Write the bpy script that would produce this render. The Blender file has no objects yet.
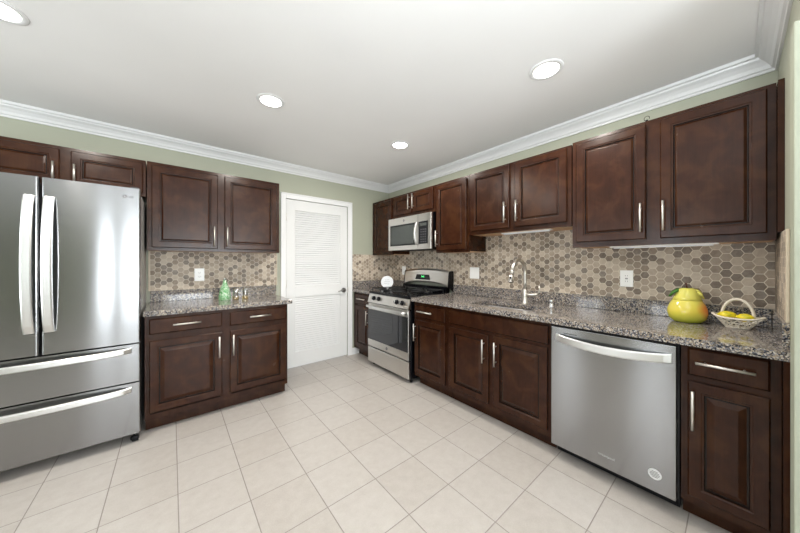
import bpy, bmesh, math, random
from mathutils import Vector, Matrix
random.seed(7)
PI = math.pi
SC = bpy.context.scene
COL = SC.collection

# ------------------------------------------------------------------ camera, world, lights, exposure
cam_d = bpy.data.cameras.new('camera')
cam = bpy.data.objects.new('camera', cam_d)
COL.objects.link(cam)
cam.location = (0, 0, 1.275)
cam.rotation_euler = (PI/2, 0, -math.radians(39.5))
cam_d.sensor_width = 36.0
cam_d.lens = 36.0*277.0/800.0
cam_d.shift_y = -0.005
cam_d.clip_start = 0.05
SC.camera = cam

SC.view_settings.view_transform = 'Standard'
SC.view_settings.look = 'None'
SC.view_settings.gamma = 1.0
SC.view_settings.exposure = 0.55
SC.view_settings.use_curve_mapping = False

world = bpy.data.worlds.new('world')
SC.world = world
world.use_nodes = True
wbg = world.node_tree.nodes['Background']
wbg.inputs['Color'].default_value = (0.85, 0.93, 1.0, 1)
wbg.inputs['Strength'].default_value = 1.0

def area(name, loc, target, sx, sy, power, color=(1, 1, 1)):
    d = bpy.data.lights.new(name, 'AREA')
    d.shape = 'RECTANGLE'; d.size = sx; d.size_y = sy; d.energy = power; d.color = color
    o = bpy.data.objects.new(name, d)
    o.location = loc
    o.rotation_euler = (Vector(target)-Vector(loc)).to_track_quat('-Z', 'Y').to_euler()
    COL.objects.link(o)
    return o

# lamps standing in for daylight at unseen windows behind and beside the camera
RX0, RY0 = -2.6, -3.8           # left wall, rear wall
# (lamps are tilted upward on purpose, to brighten the ceiling)
DAY = (0.90, 0.96, 1.0)
area('daylight_rear', (-0.69, RY0-0.07, 1.15), (-0.69, RY0+0.93, 1.45), 0.40, 1.9, 13, DAY)
area('daylight_rear_narrow', (-1.165, RY0-0.07, 1.15), (-1.165, RY0+0.93, 1.45), 0.22, 1.9, 9, DAY)
area('rear_fill', (0.95, RY0-0.06, 1.35), (0.95, RY0+0.94, 2.45), 2.2, 1.4, 150, DAY)  # added fill lamp, kept out of the refrigerator's reflection
area('daylight_left_near', (RX0-0.06, 0.90, 1.35), (RX0+0.94, 0.90, 1.65), 0.45, 1.4, 17, DAY)
area('daylight_left_far', (RX0-0.06, 2.25, 1.35), (RX0+0.94, 2.25, 1.65), 0.50, 1.4, 15, DAY)
area('ceiling_fill_left', (RX0-0.06, -0.35, 0.85), (0.75, 0.12, 2.65), 1.2, 0.4, 12, DAY).data.spread = math.radians(50)  # added fill lamp, narrowed and aimed up to brighten the right-hand ceiling
area('ceiling_fill_right', (2.574+0.06, -1.45, 1.35), (2.574-0.94, -1.25, 2.65), 1.6, 1.4, 70, DAY)  # added fill lamp for the ceiling and back wall

LAMP_POWER = 10.0
LAMP_COLOR = (1.0, 0.94, 0.86)

# ------------------------------------------------------------------ materials
def lin(r, g, b):
    def f(v):
        v /= 255.0
        return v/12.92 if v <= 0.04045 else ((v+0.055)/1.055)**2.4
    return (f(r), f(g), f(b), 1)

class NT:
    def __init__(self, name):
        self.m = bpy.data.materials.new(name)
        self.m.use_nodes = True
        self.t = self.m.node_tree
        self.b = self.t.nodes['Principled BSDF']
    def n(self, typ, **kw):
        nd = self.t.nodes.new(typ)
        for k, v in kw.items():
            setattr(nd, k, v)
        return nd
    def l(self, a, b):
        self.t.links.new(a, b)
    def math(self, op, a, b=None, c=None):
        nd = self.n('ShaderNodeMath', operation=op)
        for i, v in enumerate((a, b, c)):
            if v is None: continue
            if isinstance(v, (int, float)): nd.inputs[i].default_value = v
            else: self.l(v, nd.inputs[i])
        return nd.outputs[0]
    def vmath(self, op, a, b=None):
        nd = self.n('ShaderNodeVectorMath', operation=op)
        for i, v in enumerate((a, b)):
            if v is None: continue
            if isinstance(v, (tuple, list)): nd.inputs[i].default_value = v
            else: self.l(v, nd.inputs[i])
        return nd
    def ramp(self, fac, stops, interp='LINEAR'):
        nd = self.n('ShaderNodeValToRGB')
        nd.color_ramp.interpolation = interp
        els = nd.color_ramp.elements
        while len(els) < len(stops): els.new(0.5)
        for e, (p, c) in zip(els, stops):
            e.position = p; e.color = c
        self.l(fac, nd.inputs[0])
        return nd.outputs[0]
    def mix(self, fac, a, b, mode='MIX'):
        nd = self.n('ShaderNodeMix', data_type='RGBA', blend_type=mode)
        for sock, v in ((nd.inputs[0], fac), (nd.inputs[6], a), (nd.inputs[7], b)):
            if isinstance(v, (int, float)): sock.default_value = v
            elif isinstance(v, (tuple, list)): sock.default_value = v
            else: self.l(v, sock)
        return nd.outputs[2]
    def set(self, **kw):
        for k, v in kw.items():
            k = k.replace('_', ' ')
            s = self.b.inputs[k]
            if isinstance(v, (int, float, tuple, list)): s.default_value = v
            else: self.l(v, s)
    def bump(self, h, strength, dist):
        nd = self.n('ShaderNodeBump')
        nd.inputs['Strength'].default_value = strength
        nd.inputs['Distance'].default_value = dist
        self.l(h, nd.inputs['Height'])
        self.l(nd.outputs[0], self.b.inputs['Normal'])
    def coord(self, which='Object'):
        return self.n('ShaderNodeTexCoord').outputs[which]
    def noise(self, vec, scale, detail=2.0, rough=0.5, dist=0.0):
        nd = self.n('ShaderNodeTexNoise')
        nd.inputs['Scale'].default_value = scale
        nd.inputs['Detail'].default_value = detail
        nd.inputs['Roughness'].default_value = rough
        nd.inputs['Distortion'].default_value = dist
        self.l(vec, nd.inputs['Vector'])
        return nd
    def mapping(self, vec, scale=(1, 1, 1), rot=(0, 0, 0)):
        nd = self.n('ShaderNodeMapping')
        nd.inputs['Scale'].default_value = scale
        nd.inputs['Rotation'].default_value = rot
        self.l(vec, nd.inputs['Vector'])
        return nd.outputs[0]

def simple(name, col, rough=0.5, metal=0.0, spec=0.5, coat=0.0, noise_amt=0.03):
    t = NT(name)
    c = t.coord()
    nz = t.noise(c, 35.0, 3.0)
    dark = tuple(v*(1-noise_amt*2) for v in col[:3])+(1,)
    t.set(Base_Color=t.ramp(nz.outputs[0], [(0.3, dark), (0.7, col)]), Roughness=rough, Metallic=metal)
    t.b.inputs['Specular IOR Level'].default_value = spec
    t.b.inputs['Coat Weight'].default_value = coat
    return t.m

def m_wood(name='espresso_stained_wood', k=1.0):
    t = NT(name)
    c = t.coord()
    g = t.noise(t.mapping(c, (38, 38, 2.6)), 1.0, 5.0, 0.6, 0.3)
    blotch = t.noise(c, 9.0, 3.0, 0.55, 0.5)
    fine = t.noise(t.mapping(c, (220, 220, 9)), 1.0, 2.0)
    a = t.ramp(g.outputs[0], [(0.25, lin(*(v*k for v in (50, 23, 10)))), (0.75, lin(*(v*k for v in (66, 33, 15))))])
    b = t.ramp(blotch.outputs[0], [(0.34, lin(*(v*k for v in (42, 20, 9)))), (0.5, lin(*(v*k for v in (58, 29, 13)))), (0.64, lin(*(v*k for v in (76, 45, 20))))])
    col = t.mix(0.5, a, b)
    col = t.mix(0.12, col, t.ramp(fine.outputs[0], [(0.4, lin(*(v*k for v in (26, 12, 6)))), (0.6, lin(*(v*k for v in (64, 34, 18))))]))
    t.set(Base_Color=col, Roughness=t.math('MULTIPLY_ADD', blotch.outputs[0], 0.14, 0.17))
    t.b.inputs['Specular IOR Level'].default_value = 0.26
    t.bump(fine.outputs[0], 0.04, 0.002)
    return t.m

def m_raw_wood():
    t = NT('raw_cabinet_underside')
    c = t.coord()
    g = t.noise(t.mapping(c, (60, 3, 60)), 1.0, 4.0)
    t.set(Base_Color=t.ramp(g.outputs[0], [(0.3, lin(188, 144, 104)), (0.7, lin(214, 176, 134))]), Roughness=0.5)
    return t.m

def m_paint(name, col, rough=0.6, bump=0.03):
    t = NT(name)
    c = t.coord()
    nz = t.noise(c, 120.0, 3.0)
    big = t.noise(c, 1.3, 2.0)
    d = tuple(v*0.96 for v in col[:3])+(1,)
    t.set(Base_Color=t.ramp(big.outputs[0], [(0.3, d), (0.7, col)]), Roughness=rough)
    t.b.inputs['Specular IOR Level'].default_value = 0.25
    t.bump(nz.outputs[0], bump, 0.002)
    return t.m

def m_floor():
    t = NT('ceramic_floor_tile')
    c = t.coord()
    p = t.vmath('SUBTRACT', c, (0.027, 0.152, 0)).outputs[0]
    q = t.vmath('DIVIDE', p, (0.3, 0.3, 1.0)).outputs[0]
    fl = t.vmath('FLOOR', q).outputs[0]
    fr = t.vmath('FRACTION', q).outputs[0]
    s = t.n('ShaderNodeSeparateXYZ'); t.l(fr, s.inputs[0])
    fx, fy = s.outputs[0], s.outputs[1]
    ex = t.math('MINIMUM', fx, t.math('SUBTRACT', 1.0, fx))
    ey = t.math('MINIMUM', fy, t.math('SUBTRACT', 1.0, fy))
    e = t.math('MINIMUM', ex, ey)
    s2 = t.n('ShaderNodeSeparateXYZ'); t.l(fl, s2.inputs[0])
    cid = t.n('ShaderNodeCombineXYZ'); t.l(s2.outputs[0], cid.inputs[0]); t.l(s2.outputs[1], cid.inputs[1])
    wn = t.n('ShaderNodeTexWhiteNoise'); t.l(cid.outputs[0], wn.inputs[0])
    nz = t.noise(c, 18.0, 5.0, 0.65)
    nz2 = t.noise(c, 160.0, 2.0)
    base = t.ramp(nz.outputs[0], [(0.3, lin(170, 163, 157)), (0.55, lin(180, 174, 168)), (0.75, lin(187, 182, 177))])
    base = t.mix(0.35, base, t.ramp(wn.outputs[0], [(0, lin(171, 163, 155)), (1, lin(188, 183, 178))]))
    base = t.mix(0.08, base, t.ramp(nz2.outputs[0], [(0.45, lin(152, 141, 130)), (0.6, lin(195, 189, 183))]))
    g = t.math('LESS_THAN', e, 0.0075)
    col = t.mix(g, base, lin(138, 130, 124))
    t.set(Base_Color=col, Roughness=t.mix(g, (0.30, 0.30, 0.30, 1), (0.8, 0.8, 0.8, 1)))
    t.bump(t.ramp(e, [(0.004, (0, 0, 0, 1)), (0.014, (1, 1, 1, 1))]), 0.5, 0.002)
    return t.m

def m_hex(name, axis):
    """flat-topped hexagon mosaic; axis = which horizontal coordinate runs along the wall (0 x, 1 y)"""
    t = NT(name)
    c = t.coord()
    s = t.n('ShaderNodeSeparateXYZ'); t.l(c, s.inputs[0])
    P = 0.0475
    cb = t.n('ShaderNodeCombineXYZ')
    t.l(t.math('DIVIDE', t.math('ADD', s.outputs[2], 10.0), P), cb.inputs[0])
    t.l(t.math('DIVIDE', t.math('ADD', s.outputs[axis], 10.0), P), cb.inputs[1])
    p = cb.outputs[0]
    R = (1.0, 1.7320508, 1.0); H = (0.5, 0.8660254, 0.0)
    a = t.vmath('SUBTRACT', t.vmath('MODULO', p, R).outputs[0], H).outputs[0]
    b = t.vmath('SUBTRACT', t.vmath('MODULO', t.vmath('SUBTRACT', p, H).outputs[0], R).outputs[0], H).outputs[0]
    sel = t.math('LESS_THAN', t.vmath('LENGTH', a).outputs['Value'], t.vmath('LENGTH', b).outputs['Value'])
    mx = t.n('ShaderNodeMix', data_type='VECTOR')
    t.l(sel, mx.inputs[0]); t.l(b, mx.inputs[4]); t.l(a, mx.inputs[5])
    gv = mx.outputs[1]
    cid = t.vmath('SNAP', t.vmath('ADD', t.vmath('SUBTRACT', p, gv).outputs[0], (0.05, 0.05, 0.05)).outputs[0], (0.1, 0.1, 0.1)).outputs[0]
    ab = t.vmath('ABSOLUTE', gv).outputs[0]
    sa = t.n('ShaderNodeSeparateXYZ'); t.l(ab, sa.inputs[0])
    d = t.math('MAXIMUM', t.vmath('DOT_PRODUCT', ab, (0.5, 0.8660254, 0)).outputs['Value'], sa.outputs[0])
    wn = t.n('ShaderNodeTexWhiteNoise', noise_dimensions='3D'); t.l(cid, wn.inputs[0])
    vein = t.noise(t.vmath('ADD', c, t.vmath('SCALE', wn.outputs['Color']).outputs[0]).outputs[0], 26.0, 5.0, 0.65, 1.2)
    base = t.ramp(wn.outputs['Value'], [(0.0, lin(110, 99, 90)), (0.15, lin(142, 128, 114)), (0.36, lin(170, 156, 140)),
                                       (0.54, lin(200, 187, 170)), (0.70, lin(184, 170, 154)), (0.84, lin(124, 116, 109)), (0.94, lin(210, 199, 183))], 'CONSTANT')
    v = t.ramp(vein.outputs[0], [(0.3, lin(120, 98, 78)), (0.5, lin(178, 160, 140)), (0.68, lin(216, 204, 186))])
    col = t.mix(0.22, base, v)
    g = t.math('GREATER_THAN', d, 0.462)
    col = t.mix(g, col, lin(222, 212, 196))
    t.set(Base_Color=col, Roughness=t.mix(g, (0.42, 0.42, 0.42, 1), (0.8, 0.8, 0.8, 1)))
    t.b.inputs['Specular IOR Level'].default_value = 0.22
    t.bump(t.ramp(d, [(0.44, (1, 1, 1, 1)), (0.475, (0, 0, 0, 1))]), 0.4, 0.0015)
    return t.m

def m_granite():
    t = NT('speckled_granite')
    c = t.coord()
    v = t.n('ShaderNodeTexVoronoi'); v.inputs['Scale'].default_value = 190.0; t.l(c, v.inputs['Vector'])
    sv = t.n('ShaderNodeSeparateColor'); t.l(v.outputs['Color'], sv.inputs[0])
    n1 = t.noise(c, 75.0, 3.0, 0.6)
    f = t.math('MULTIPLY_ADD', sv.outputs[0], 0.55, t.math('MULTIPLY', n1.outputs[0], 0.45))
    col = t.ramp(f, [(0.0, lin(36, 38, 48)), (0.30, lin(68, 69, 78)), (0.40, lin(114, 106, 99)), (0.50, lin(158, 143, 125)),
                     (0.60, lin(120, 121, 128)), (0.68, lin(184, 175, 164)), (0.80, lin(206, 204, 200))], 'CONSTANT')
    t.set(Base_Color=col, Roughness=0.09)
    t.b.inputs['Specular IOR Level'].default_value = 0.6
    return t.m

AROT = 0.25
def m_steel(name, col, rough=0.26, aniso=0.75, axis='Z', wav=0.0):
    t = NT(name)
    c = t.coord()
    br = t.noise(t.mapping(c, (3, 3, 700)), 1.0, 2.0)
    t.set(Base_Color=t.ramp(br.outputs[0], [(0.3, tuple(v*0.985 for v in col[:3])+(1,)), (0.7, col)]), Metallic=1.0,
          Roughness=t.math('MULTIPLY_ADD', br.outputs[0], 0.02, rough-0.01))
    if wav > 0:
        w = t.noise(t.mapping(c, (2.6, 2.6, 0.7)), 1.0, 1.0)
        t.bump(w.outputs[0], wav, 0.02)
    tg = t.n('ShaderNodeTangent', direction_type='RADIAL', axis=axis)
    t.l(tg.outputs[0], t.b.inputs['Tangent'])
    t.b.inputs['Anisotropic'].default_value = aniso; t.b.inputs['Anisotropic Rotation'].default_value = AROT
    return t.m

def m_glass(name, col=(1, 1, 1, 1), rough=0.0, ior=1.45):
    t = NT(name)
    t.set(Base_Color=col, Roughness=rough, IOR=ior)
    t.b.inputs['Transmission Weight'].default_value = 1.0
    return t.m

def m_pane():
    t = NT('window_pane_glass')
    out = t.t.nodes['Material Output']
    tr = t.n('ShaderNodeBsdfTransparent'); gl = t.n('ShaderNodeBsdfGlossy'); gl.inputs['Roughness'].default_value = 0.02
    mx = t.n('ShaderNodeMixShader'); mx.inputs[0].default_value = 0.06
    t.l(tr.outputs[0], mx.inputs[1]); t.l(gl.outputs[0], mx.inputs[2]); t.l(mx.outputs[0], out.inputs[0])
    return t.m

def m_thin(name, col, g):
    t = NT(name)
    out = t.t.nodes['Material Output']
    tr = t.n('ShaderNodeBsdfTransparent'); tr.inputs['Color'].default_value = col
    gl = t.n('ShaderNodeBsdfGlossy'); gl.inputs['Roughness'].default_value = 0.06
    lw = t.n('ShaderNodeLayerWeight'); lw.inputs['Blend'].default_value = 0.35
    mx = t.n('ShaderNodeMixShader')
    t.l(t.math('MULTIPLY_ADD', lw.outputs['Facing'], 0.35, g), mx.inputs[0])
    t.l(tr.outputs[0], mx.inputs[1]); t.l(gl.outputs[0], mx.inputs[2]); t.l(mx.outputs[0], out.inputs[0])
    return t.m

def m_emit(name, col, s):
    t = NT(name)
    t.set(Base_Color=col, Emission_Color=col, Emission_Strength=s)
    return t.m

def m_pear():
    t = NT('glazed_pear_ceramic')
    c = t.coord()
    s = t.n('ShaderNodeSeparateXYZ'); t.l(c, s.inputs[0])
    nz = t.noise(c, 16.0, 3.0)
    h = t.math('MULTIPLY_ADD', nz.outputs[0], 0.05, s.outputs[2])
    base = t.ramp(t.math('MULTIPLY', h, 4.2), [(0.08, lin(172, 186, 56)), (0.40, lin(222, 204, 80)), (0.8, lin(214, 208, 100))])
    # red blush patch, on the glaze itself, on the side facing the end wall
    dv = t.vmath('DISTANCE', c, (-0.028, -0.098, 0.088)).outputs['Value']
    dv = t.math('MULTIPLY_ADD', nz.outputs[0], 0.03, dv)
    bl = t.ramp(dv, [(0.040, (0.9, 0.9, 0.9, 1)), (0.085, (0, 0, 0, 1))])
    t.set(Base_Color=t.mix(bl, base, lin(224, 118, 44)), Roughness=0.14)
    t.b.inputs['Coat Weight'].default_value = 0.4
    return t.m

def m_bottle():
    t = NT('green_swirl_glass')
    c = t.coord()
    nz = t.noise(c, 60.0, 4.0, 0.6, 1.5)
    t.set(Base_Color=t.ramp(nz.outputs[0], [(0.36, lin(70, 150, 80)), (0.47, lin(130, 200, 132)), (0.56, lin(226, 240, 222))]), Roughness=0.12)
    t.b.inputs['Transmission Weight'].default_value = 0.35
    return t.m

def m_fruit():
    t = NT('yellow_fruit_skin')
    c = t.coord()
    nz = t.noise(c, 30.0, 3.0)
    t.set(Base_Color=t.ramp(nz.outputs[0], [(0.3, lin(168, 172, 30)), (0.5, lin(226, 204, 34)), (0.7, lin(240, 218, 52))]), Roughness=0.35)
    t.bump(t.noise(c, 300.0).outputs[0], 0.1, 0.002)
    return t.m

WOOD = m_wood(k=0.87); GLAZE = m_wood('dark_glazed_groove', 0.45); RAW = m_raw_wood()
GREEN = m_paint('sage_green_paint', lin(172, 174, 157), 0.55)
PALEG = m_paint('pale_sage_trim_paint', lin(172, 176, 158), 0.5)
CEIL = m_paint('white_ceiling_paint', lin(243, 242, 241), 0.8)
WHITE = m_paint('white_trim_paint', lin(232, 232, 232), 0.32, 0.01)
DOORW = m_paint('white_door_paint', lin(226, 226, 225), 0.35, 0.01)
FLOOR = m_floor()
HEXA = m_hex('hexagon_mosaic_back_wall', 0); HEXB = m_hex('hexagon_mosaic_right_wall', 1)
GRAN = m_granite()
STEEL = m_steel('brushed_stainless_steel', (0.32, 0.32, 0.323, 1), 0.15, 0.97, 'Z', 0.05)
STEELW = m_steel('warm_stainless_steel', (0.66, 0.64, 0.61, 1), 0.30, 0.6, 'Z')
SINKST = simple('satin_sink_steel', (0.20, 0.195, 0.19, 1), 0.4, 1.0)
HANDLE = m_steel('polished_steel_handle', (0.74, 0.74, 0.73, 1), 0.34, 0.2)
NICKEL = simple('brushed_nickel', (0.72, 0.69, 0.64, 1), 0.36, 1.0)
DNICKEL = simple('dark_satin_nickel', (0.42, 0.41, 0.40, 1), 0.3, 1.0)
CHROME = simple('chrome', (0.85, 0.85, 0.86, 1), 0.08, 1.0, noise_amt=0.0)
BLACK = simple('black_enamel', lin(14, 14, 18), 0.2, 0.0, 0.3)
MATTE = simple('matte_black_plastic', lin(20, 20, 23), 0.5, 0.0, 0.25)
IRON = simple('cast_iron', lin(20, 20, 22), 0.3, 0.0)
BGLASS = simple('black_oven_glass', lin(30, 31, 36), 0.03, 0.0, 0.9)
MGLASS = simple('microwave_window_glass', lin(70, 74, 72), 0.12, 0.0, 0.35)
FRIDGESIDE = simple('grey_painted_steel', lin(150, 148, 145), 0.4)
DKGREY = simple('dark_grey_metal', lin(70, 71, 74), 0.4, 0.6)
GASKET = simple('dark_gasket', lin(14, 14, 16), 0.7)
PLASTW = simple('white_plastic', lin(250, 250, 248), 0.3, noise_amt=0.0)
SLOTD = simple('dark_slot', lin(60, 58, 56), 0.6)
LETTER = simple('grey_lettering', lin(90, 90, 94), 0.4)
FAINT = simple('etched_lettering', lin(178, 178, 176), 0.4)
PALE = simple('pale_lettering', lin(214, 214, 214), 0.4)
TRIMB = simple('beige_stone_trim', lin(208, 194, 172), 0.45)
CERAM = simple('white_glazed_ceramic', lin(238, 240, 244), 0.15, coat=0.3, noise_amt=0.01)
PEAR = m_pear(); LEAF = simple('green_glaze_leaf', lin(70, 120, 44), 0.2); STEM = simple('brown_glaze_stem', lin(88, 44, 30), 0.3)
WICKER = simple('white_washed_wicker', lin(226, 218, 202), 0.6)
FRUIT = m_fruit()
GREENGL = m_bottle(); CLEAR = m_thin('clear_glass', (0.93, 0.95, 0.93, 1), 0.30); AMBER = m_thin('amber_glass', lin(230, 212, 160), 0.22)
LEDG = m_emit('green_display_digits', (0.1, 0.9, 0.25, 1), 1.2)
GLOW = m_emit('recessed_light_lens', (1.0, 0.97, 0.92, 1), 9.0)
PANE = m_pane()
DECK = m_paint('outdoor_concrete', lin(170, 168, 160), 0.8)

# ------------------------------------------------------------------ mesh builder
class MB:
    """collects shapes in one bmesh; frame maps (u, w, z) to the world"""
    def __init__(self, frame=None):
        self.bm = bmesh.new(); self.f = frame or (lambda u, w, z: Vector((u, w, z)))
    def v(self, p):
        return self.bm.verts.new(self.f(*p))
    def face(self, vs, smooth=False):
        try:
            f = self.bm.faces.new(vs); f.smooth = smooth
        except ValueError:
            pass
    def box(self, u0, u1, w0, w1, z0, z1, bevel=0.0, seg=2):
        vs = [self.v((u, w, z)) for u in (u0, u1) for w in (w0, w1) for z in (z0, z1)]
        idx = [(0, 1, 3, 2), (4, 6, 7, 5), (0, 4, 5, 1), (2, 3, 7, 6), (0, 2, 6, 4), (1, 5, 7, 3)]
        fs = [self.bm.faces.new([vs[i] for i in q]) for q in idx]
        if bevel > 0:
            es = list({e for f in fs for e in f.edges})
            bmesh.ops.bevel(self.bm, geom=es, offset=bevel, segments=seg, profile=0.5, affect='EDGES')
        return self
    def rings(self, rings, cap0=True, cap1=True, smooth=False, closed=True):
        R = [[self.v(p) for p in r] for r in rings]
        n = len(R[0])
        for a, b in zip(R, R[1:]):
            for i in range(n if closed else n-1):
                j = (i+1) % n
                self.face([a[i], a[j], b[j], b[i]], smooth)
        if cap0: self.face(R[0][::-1])
        if cap1: self.face(R[-1])
        return self
    def panel(self, u0, u1, z0, z1, w, prof, groove=()):
        """nested rectangles: prof = [(inset, height above w)]"""
        rr = []; n0 = len(self.bm.faces)
        for ins, h in prof:
            rr.append([(u0+ins, w+h, z0+ins), (u1-ins, w+h, z0+ins), (u1-ins, w+h, z1-ins), (u0+ins, w+h, z1-ins)])
        self.rings(rr)
        self.bm.faces.ensure_lookup_table()
        for g in groove:
            for q in range(4): self.bm.faces[n0+g*4+q].material_index = 1
        return self
    def cyl(self, p0, p1, r, n=16, r1=None, smooth=True):
        p0 = Vector(p0); p1 = Vector(p1); d = (p1-p0).normalized()
        a = d.orthogonal().normalized(); b = d.cross(a)
        r1 = r if r1 is None else r1
        def ring(c, rr): return [tuple(c+a*(rr*math.cos(2*PI*i/n))+b*(rr*math.sin(2*PI*i/n))) for i in range(n)]
        return self.rings([ring(p0, r), ring(p1, r1)], smooth=smooth)
    def tube(self, pts, r, n=10, smooth=True, flat=None):
        """tube along points; r number or list; flat=(ra, rb, up) gives an oval section"""
        P = [Vector(p) for p in pts]; m = len(P)
        rs = r if isinstance(r, (list, tuple)) else [r]*m
        T = [(P[min(i+1, m-1)]-P[max(i-1, 0)]).normalized() for i in range(m)]
        a = T[0].orthogonal().normalized(); out = []
        if flat: a = Vector(flat[2])
        for i in range(m):
            a = (a-T[i]*a.dot(T[i])).normalized(); b = T[i].cross(a)
            fa, fb = (flat[0], flat[1]) if flat else (1, 1)
            out.append([tuple(P[i]+a*(rs[i]*fa*math.cos(2*PI*k/n))+b*(rs[i]*fb*math.sin(2*PI*k/n))) for k in range(n)])
        return self.rings(out, smooth=smooth)
    def lathe(self, c, prof, n=28, smooth=True, sx=1.0, sy=1.0):
        cx, cy, cz = c
        rr = [[(cx+max(r, 1e-4)*sx*math.cos(2*PI*i/n), cy+max(r, 1e-4)*sy*math.sin(2*PI*i/n), cz+z) for i in range(n)] for r, z in prof]
        return self.rings(rr, smooth=smooth)
    def sphere(self, c, r, sx=1, sy=1, sz=1, rot=None, n=18):
        M = Matrix.Translation(Vector(c)) @ (rot or Matrix.Identity(4)) @ Matrix.Diagonal((r*sx, r*sy, r*sz, 1))
        g = bmesh.ops.create_uvsphere(self.bm, u_segments=n, v_segments=max(8, n//2), radius=1.0)
        for vv in g['verts']:
            vv.co = self.f(*(M @ vv.co))
        for f in {f for vv in g['verts'] for f in vv.link_faces}: f.smooth = True
        return self
    def prism(self, poly, axis, a, b):
        """extrude a polygon; axis 'u': poly=(w,z); 'w': poly=(u,z); 'z': poly=(u,w)"""
        def P(q, t):
            return {'u': (t, q[0], q[1]), 'w': (q[0], t, q[1]), 'z': (q[0], q[1], t)}[axis]
        return self.rings([[P(q, a) for q in poly], [P(q, b) for q in poly]])
    def build(self, name, mat, parent=None, label=None):
        origin = parent.matrix_world.translation if parent else None
        bm = self.bm
        bmesh.ops.recalc_face_normals(bm, faces=bm.faces[:])
        if parent:
            o_ = abs_origin(parent)
            for v in bm.verts: v.co -= o_
        me = bpy.data.meshes.new(name)
        bm.to_mesh(me); bm.free()
        for mm_ in (mat if isinstance(mat, (list, tuple)) else [mat]): me.materials.append(mm_)
        o = bpy.data.objects.new(name, me)
        COL.objects.link(o)
        if parent: o.parent = parent
        if label: o['label'] = label
        return o

def abs_origin(o):
    p = Vector((0, 0, 0))
    while o:
        p += Vector(o.location); o = o.parent
    return p

def tag(o, label, cat, group=None):
    o['label'] = label; o['category'] = cat
    if group: o['group'] = group
    return o
def thing(name, loc, label, cat, group=None):
    o = bpy.data.objects.new(name, None)
    o.empty_display_size = 0.05
    o.location = loc
    COL.objects.link(o)
    return tag(o, label, cat, group)
def struct(o):
    o['kind'] = 'structure'
    return o
def copy_tree(o, loc=None):
    c = o.copy(); COL.objects.link(c)
    if loc: c.location = loc
    for ch in list(o.children):
        d = copy_tree(ch); d.parent = c
    return c

def text_mesh(s, size, name, mat, parent, pos, right, up, depth=0.0008, align='CENTER'):
    cu = bpy.data.curves.new('txt', 'FONT')
    cu.body = s; cu.size = size; cu.align_x = align; cu.align_y = 'CENTER'; cu.extrude = depth
    t = bpy.data.objects.new('txt', cu); COL.objects.link(t)
    dg = bpy.context.evaluated_depsgraph_get()
    me = bpy.data.meshes.new_from_object(t.evaluated_get(dg))
    bpy.data.objects.remove(t); bpy.data.curves.remove(cu)
    r = Vector(right).normalized(); u = Vector(up).normalized(); n = r.cross(u)
    M = Matrix((r, u, n)).transposed()
    off = Vector(pos)-(abs_origin(parent) if parent else Vector())
    for v in me.vertices: v.co = M @ v.co + off
    me.materials.clear(); me.materials.append(mat); me.name = name
    o = bpy.data.objects.new(name, me); COL.objects.link(o)
    if parent: o.parent = parent
    return o

# ------------------------------------------------------------------ room shell
WA, WB, WC, CH = 3.389, 2.574, -0.147, 2.43
CEN = 1.72         # where the short end wall stops
FA = lambda u, w, z: Vector((u, WA-w, z))           # back wall frame: u = x
FB = lambda u, w, z: Vector((WB-w, u, z))           # right wall frame: u = y
FC = lambda u, w, z: Vector((u, WC+w, z))           # end wall frame: u = x, w towards the kitchen

struct(MB().box(RX0-0.12, WB+0.12, RY0-0.12, WA+0.12, -0.10, 0.0).build('floor', FLOOR))
struct(MB().box(RX0-0.12, WB+0.12, RY0-0.12, WA+0.12, CH, CH+0.10).build('ceiling', CEIL))
D0, D1, DT = 1.040, 1.860, 2.035     # doorway in the back wall
m = MB()
m.box(RX0-0.12, D0, WA, WA+0.12, 0, CH); m.box(D1, WB+0.12, WA, WA+0.12, 0, CH); m.box(D0, D1, WA, WA+0.12, DT, CH)
struct(m.build('wall_back', GREEN))
struct(MB().box(CEN, WB, WC-0.11, WC, 0, CH).build('wall_end', GREEN))

def wall_with_windows(name, along, c0, c1, t0, t1, wins):
    """along 'x' or 'y'; wall from c0..c1 along, t0..t1 thick, wins = [(a0,a1,z0,z1)] sorted"""
    m = MB() if along == 'x' else MB(lambda u, w, z: Vector((w, u, z)))
    cur = c0
    for a0, a1, z0, z1 in wins:
        m.box(cur, a0, t0, t1, 0, CH)
        if z0 > 0: m.box(a0, a1, t0, t1, 0, z0)
        m.box(a0, a1, t0, t1, z1, CH)
        cur = a1
    m.box(cur, c1, t0, t1, 0, CH)
    return struct(m.build(name, GREEN))
rear = [(-1.32, -0.46, 0.15, 2.15), (-0.15, 2.05, 0.65, 2.05)]  # second, wide opening is invented for the rear fill lamp
left = [(-1.0, 0.30, 0.65, 2.05), (0.62, 1.18, 0.65, 2.05), (1.95, 2.55, 0.65, 2.05)]  # first opening is invented for the ceiling fill lamp
wall_with_windows('wall_rear', 'x', RX0-0.12, WB, RY0-0.12, RY0, rear)
wall_with_windows('wall_left', 'y', RY0, WA, RX0-0.12, RX0, left)
right = [(-2.25, -0.65, 0.65, 2.05)]  # unseen opening, invented for the fill lamp on this side
wall_with_windows('wall_right', 'y', RY0-0.12, WA, WB, WB+0.12, right)
k = 0
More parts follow.
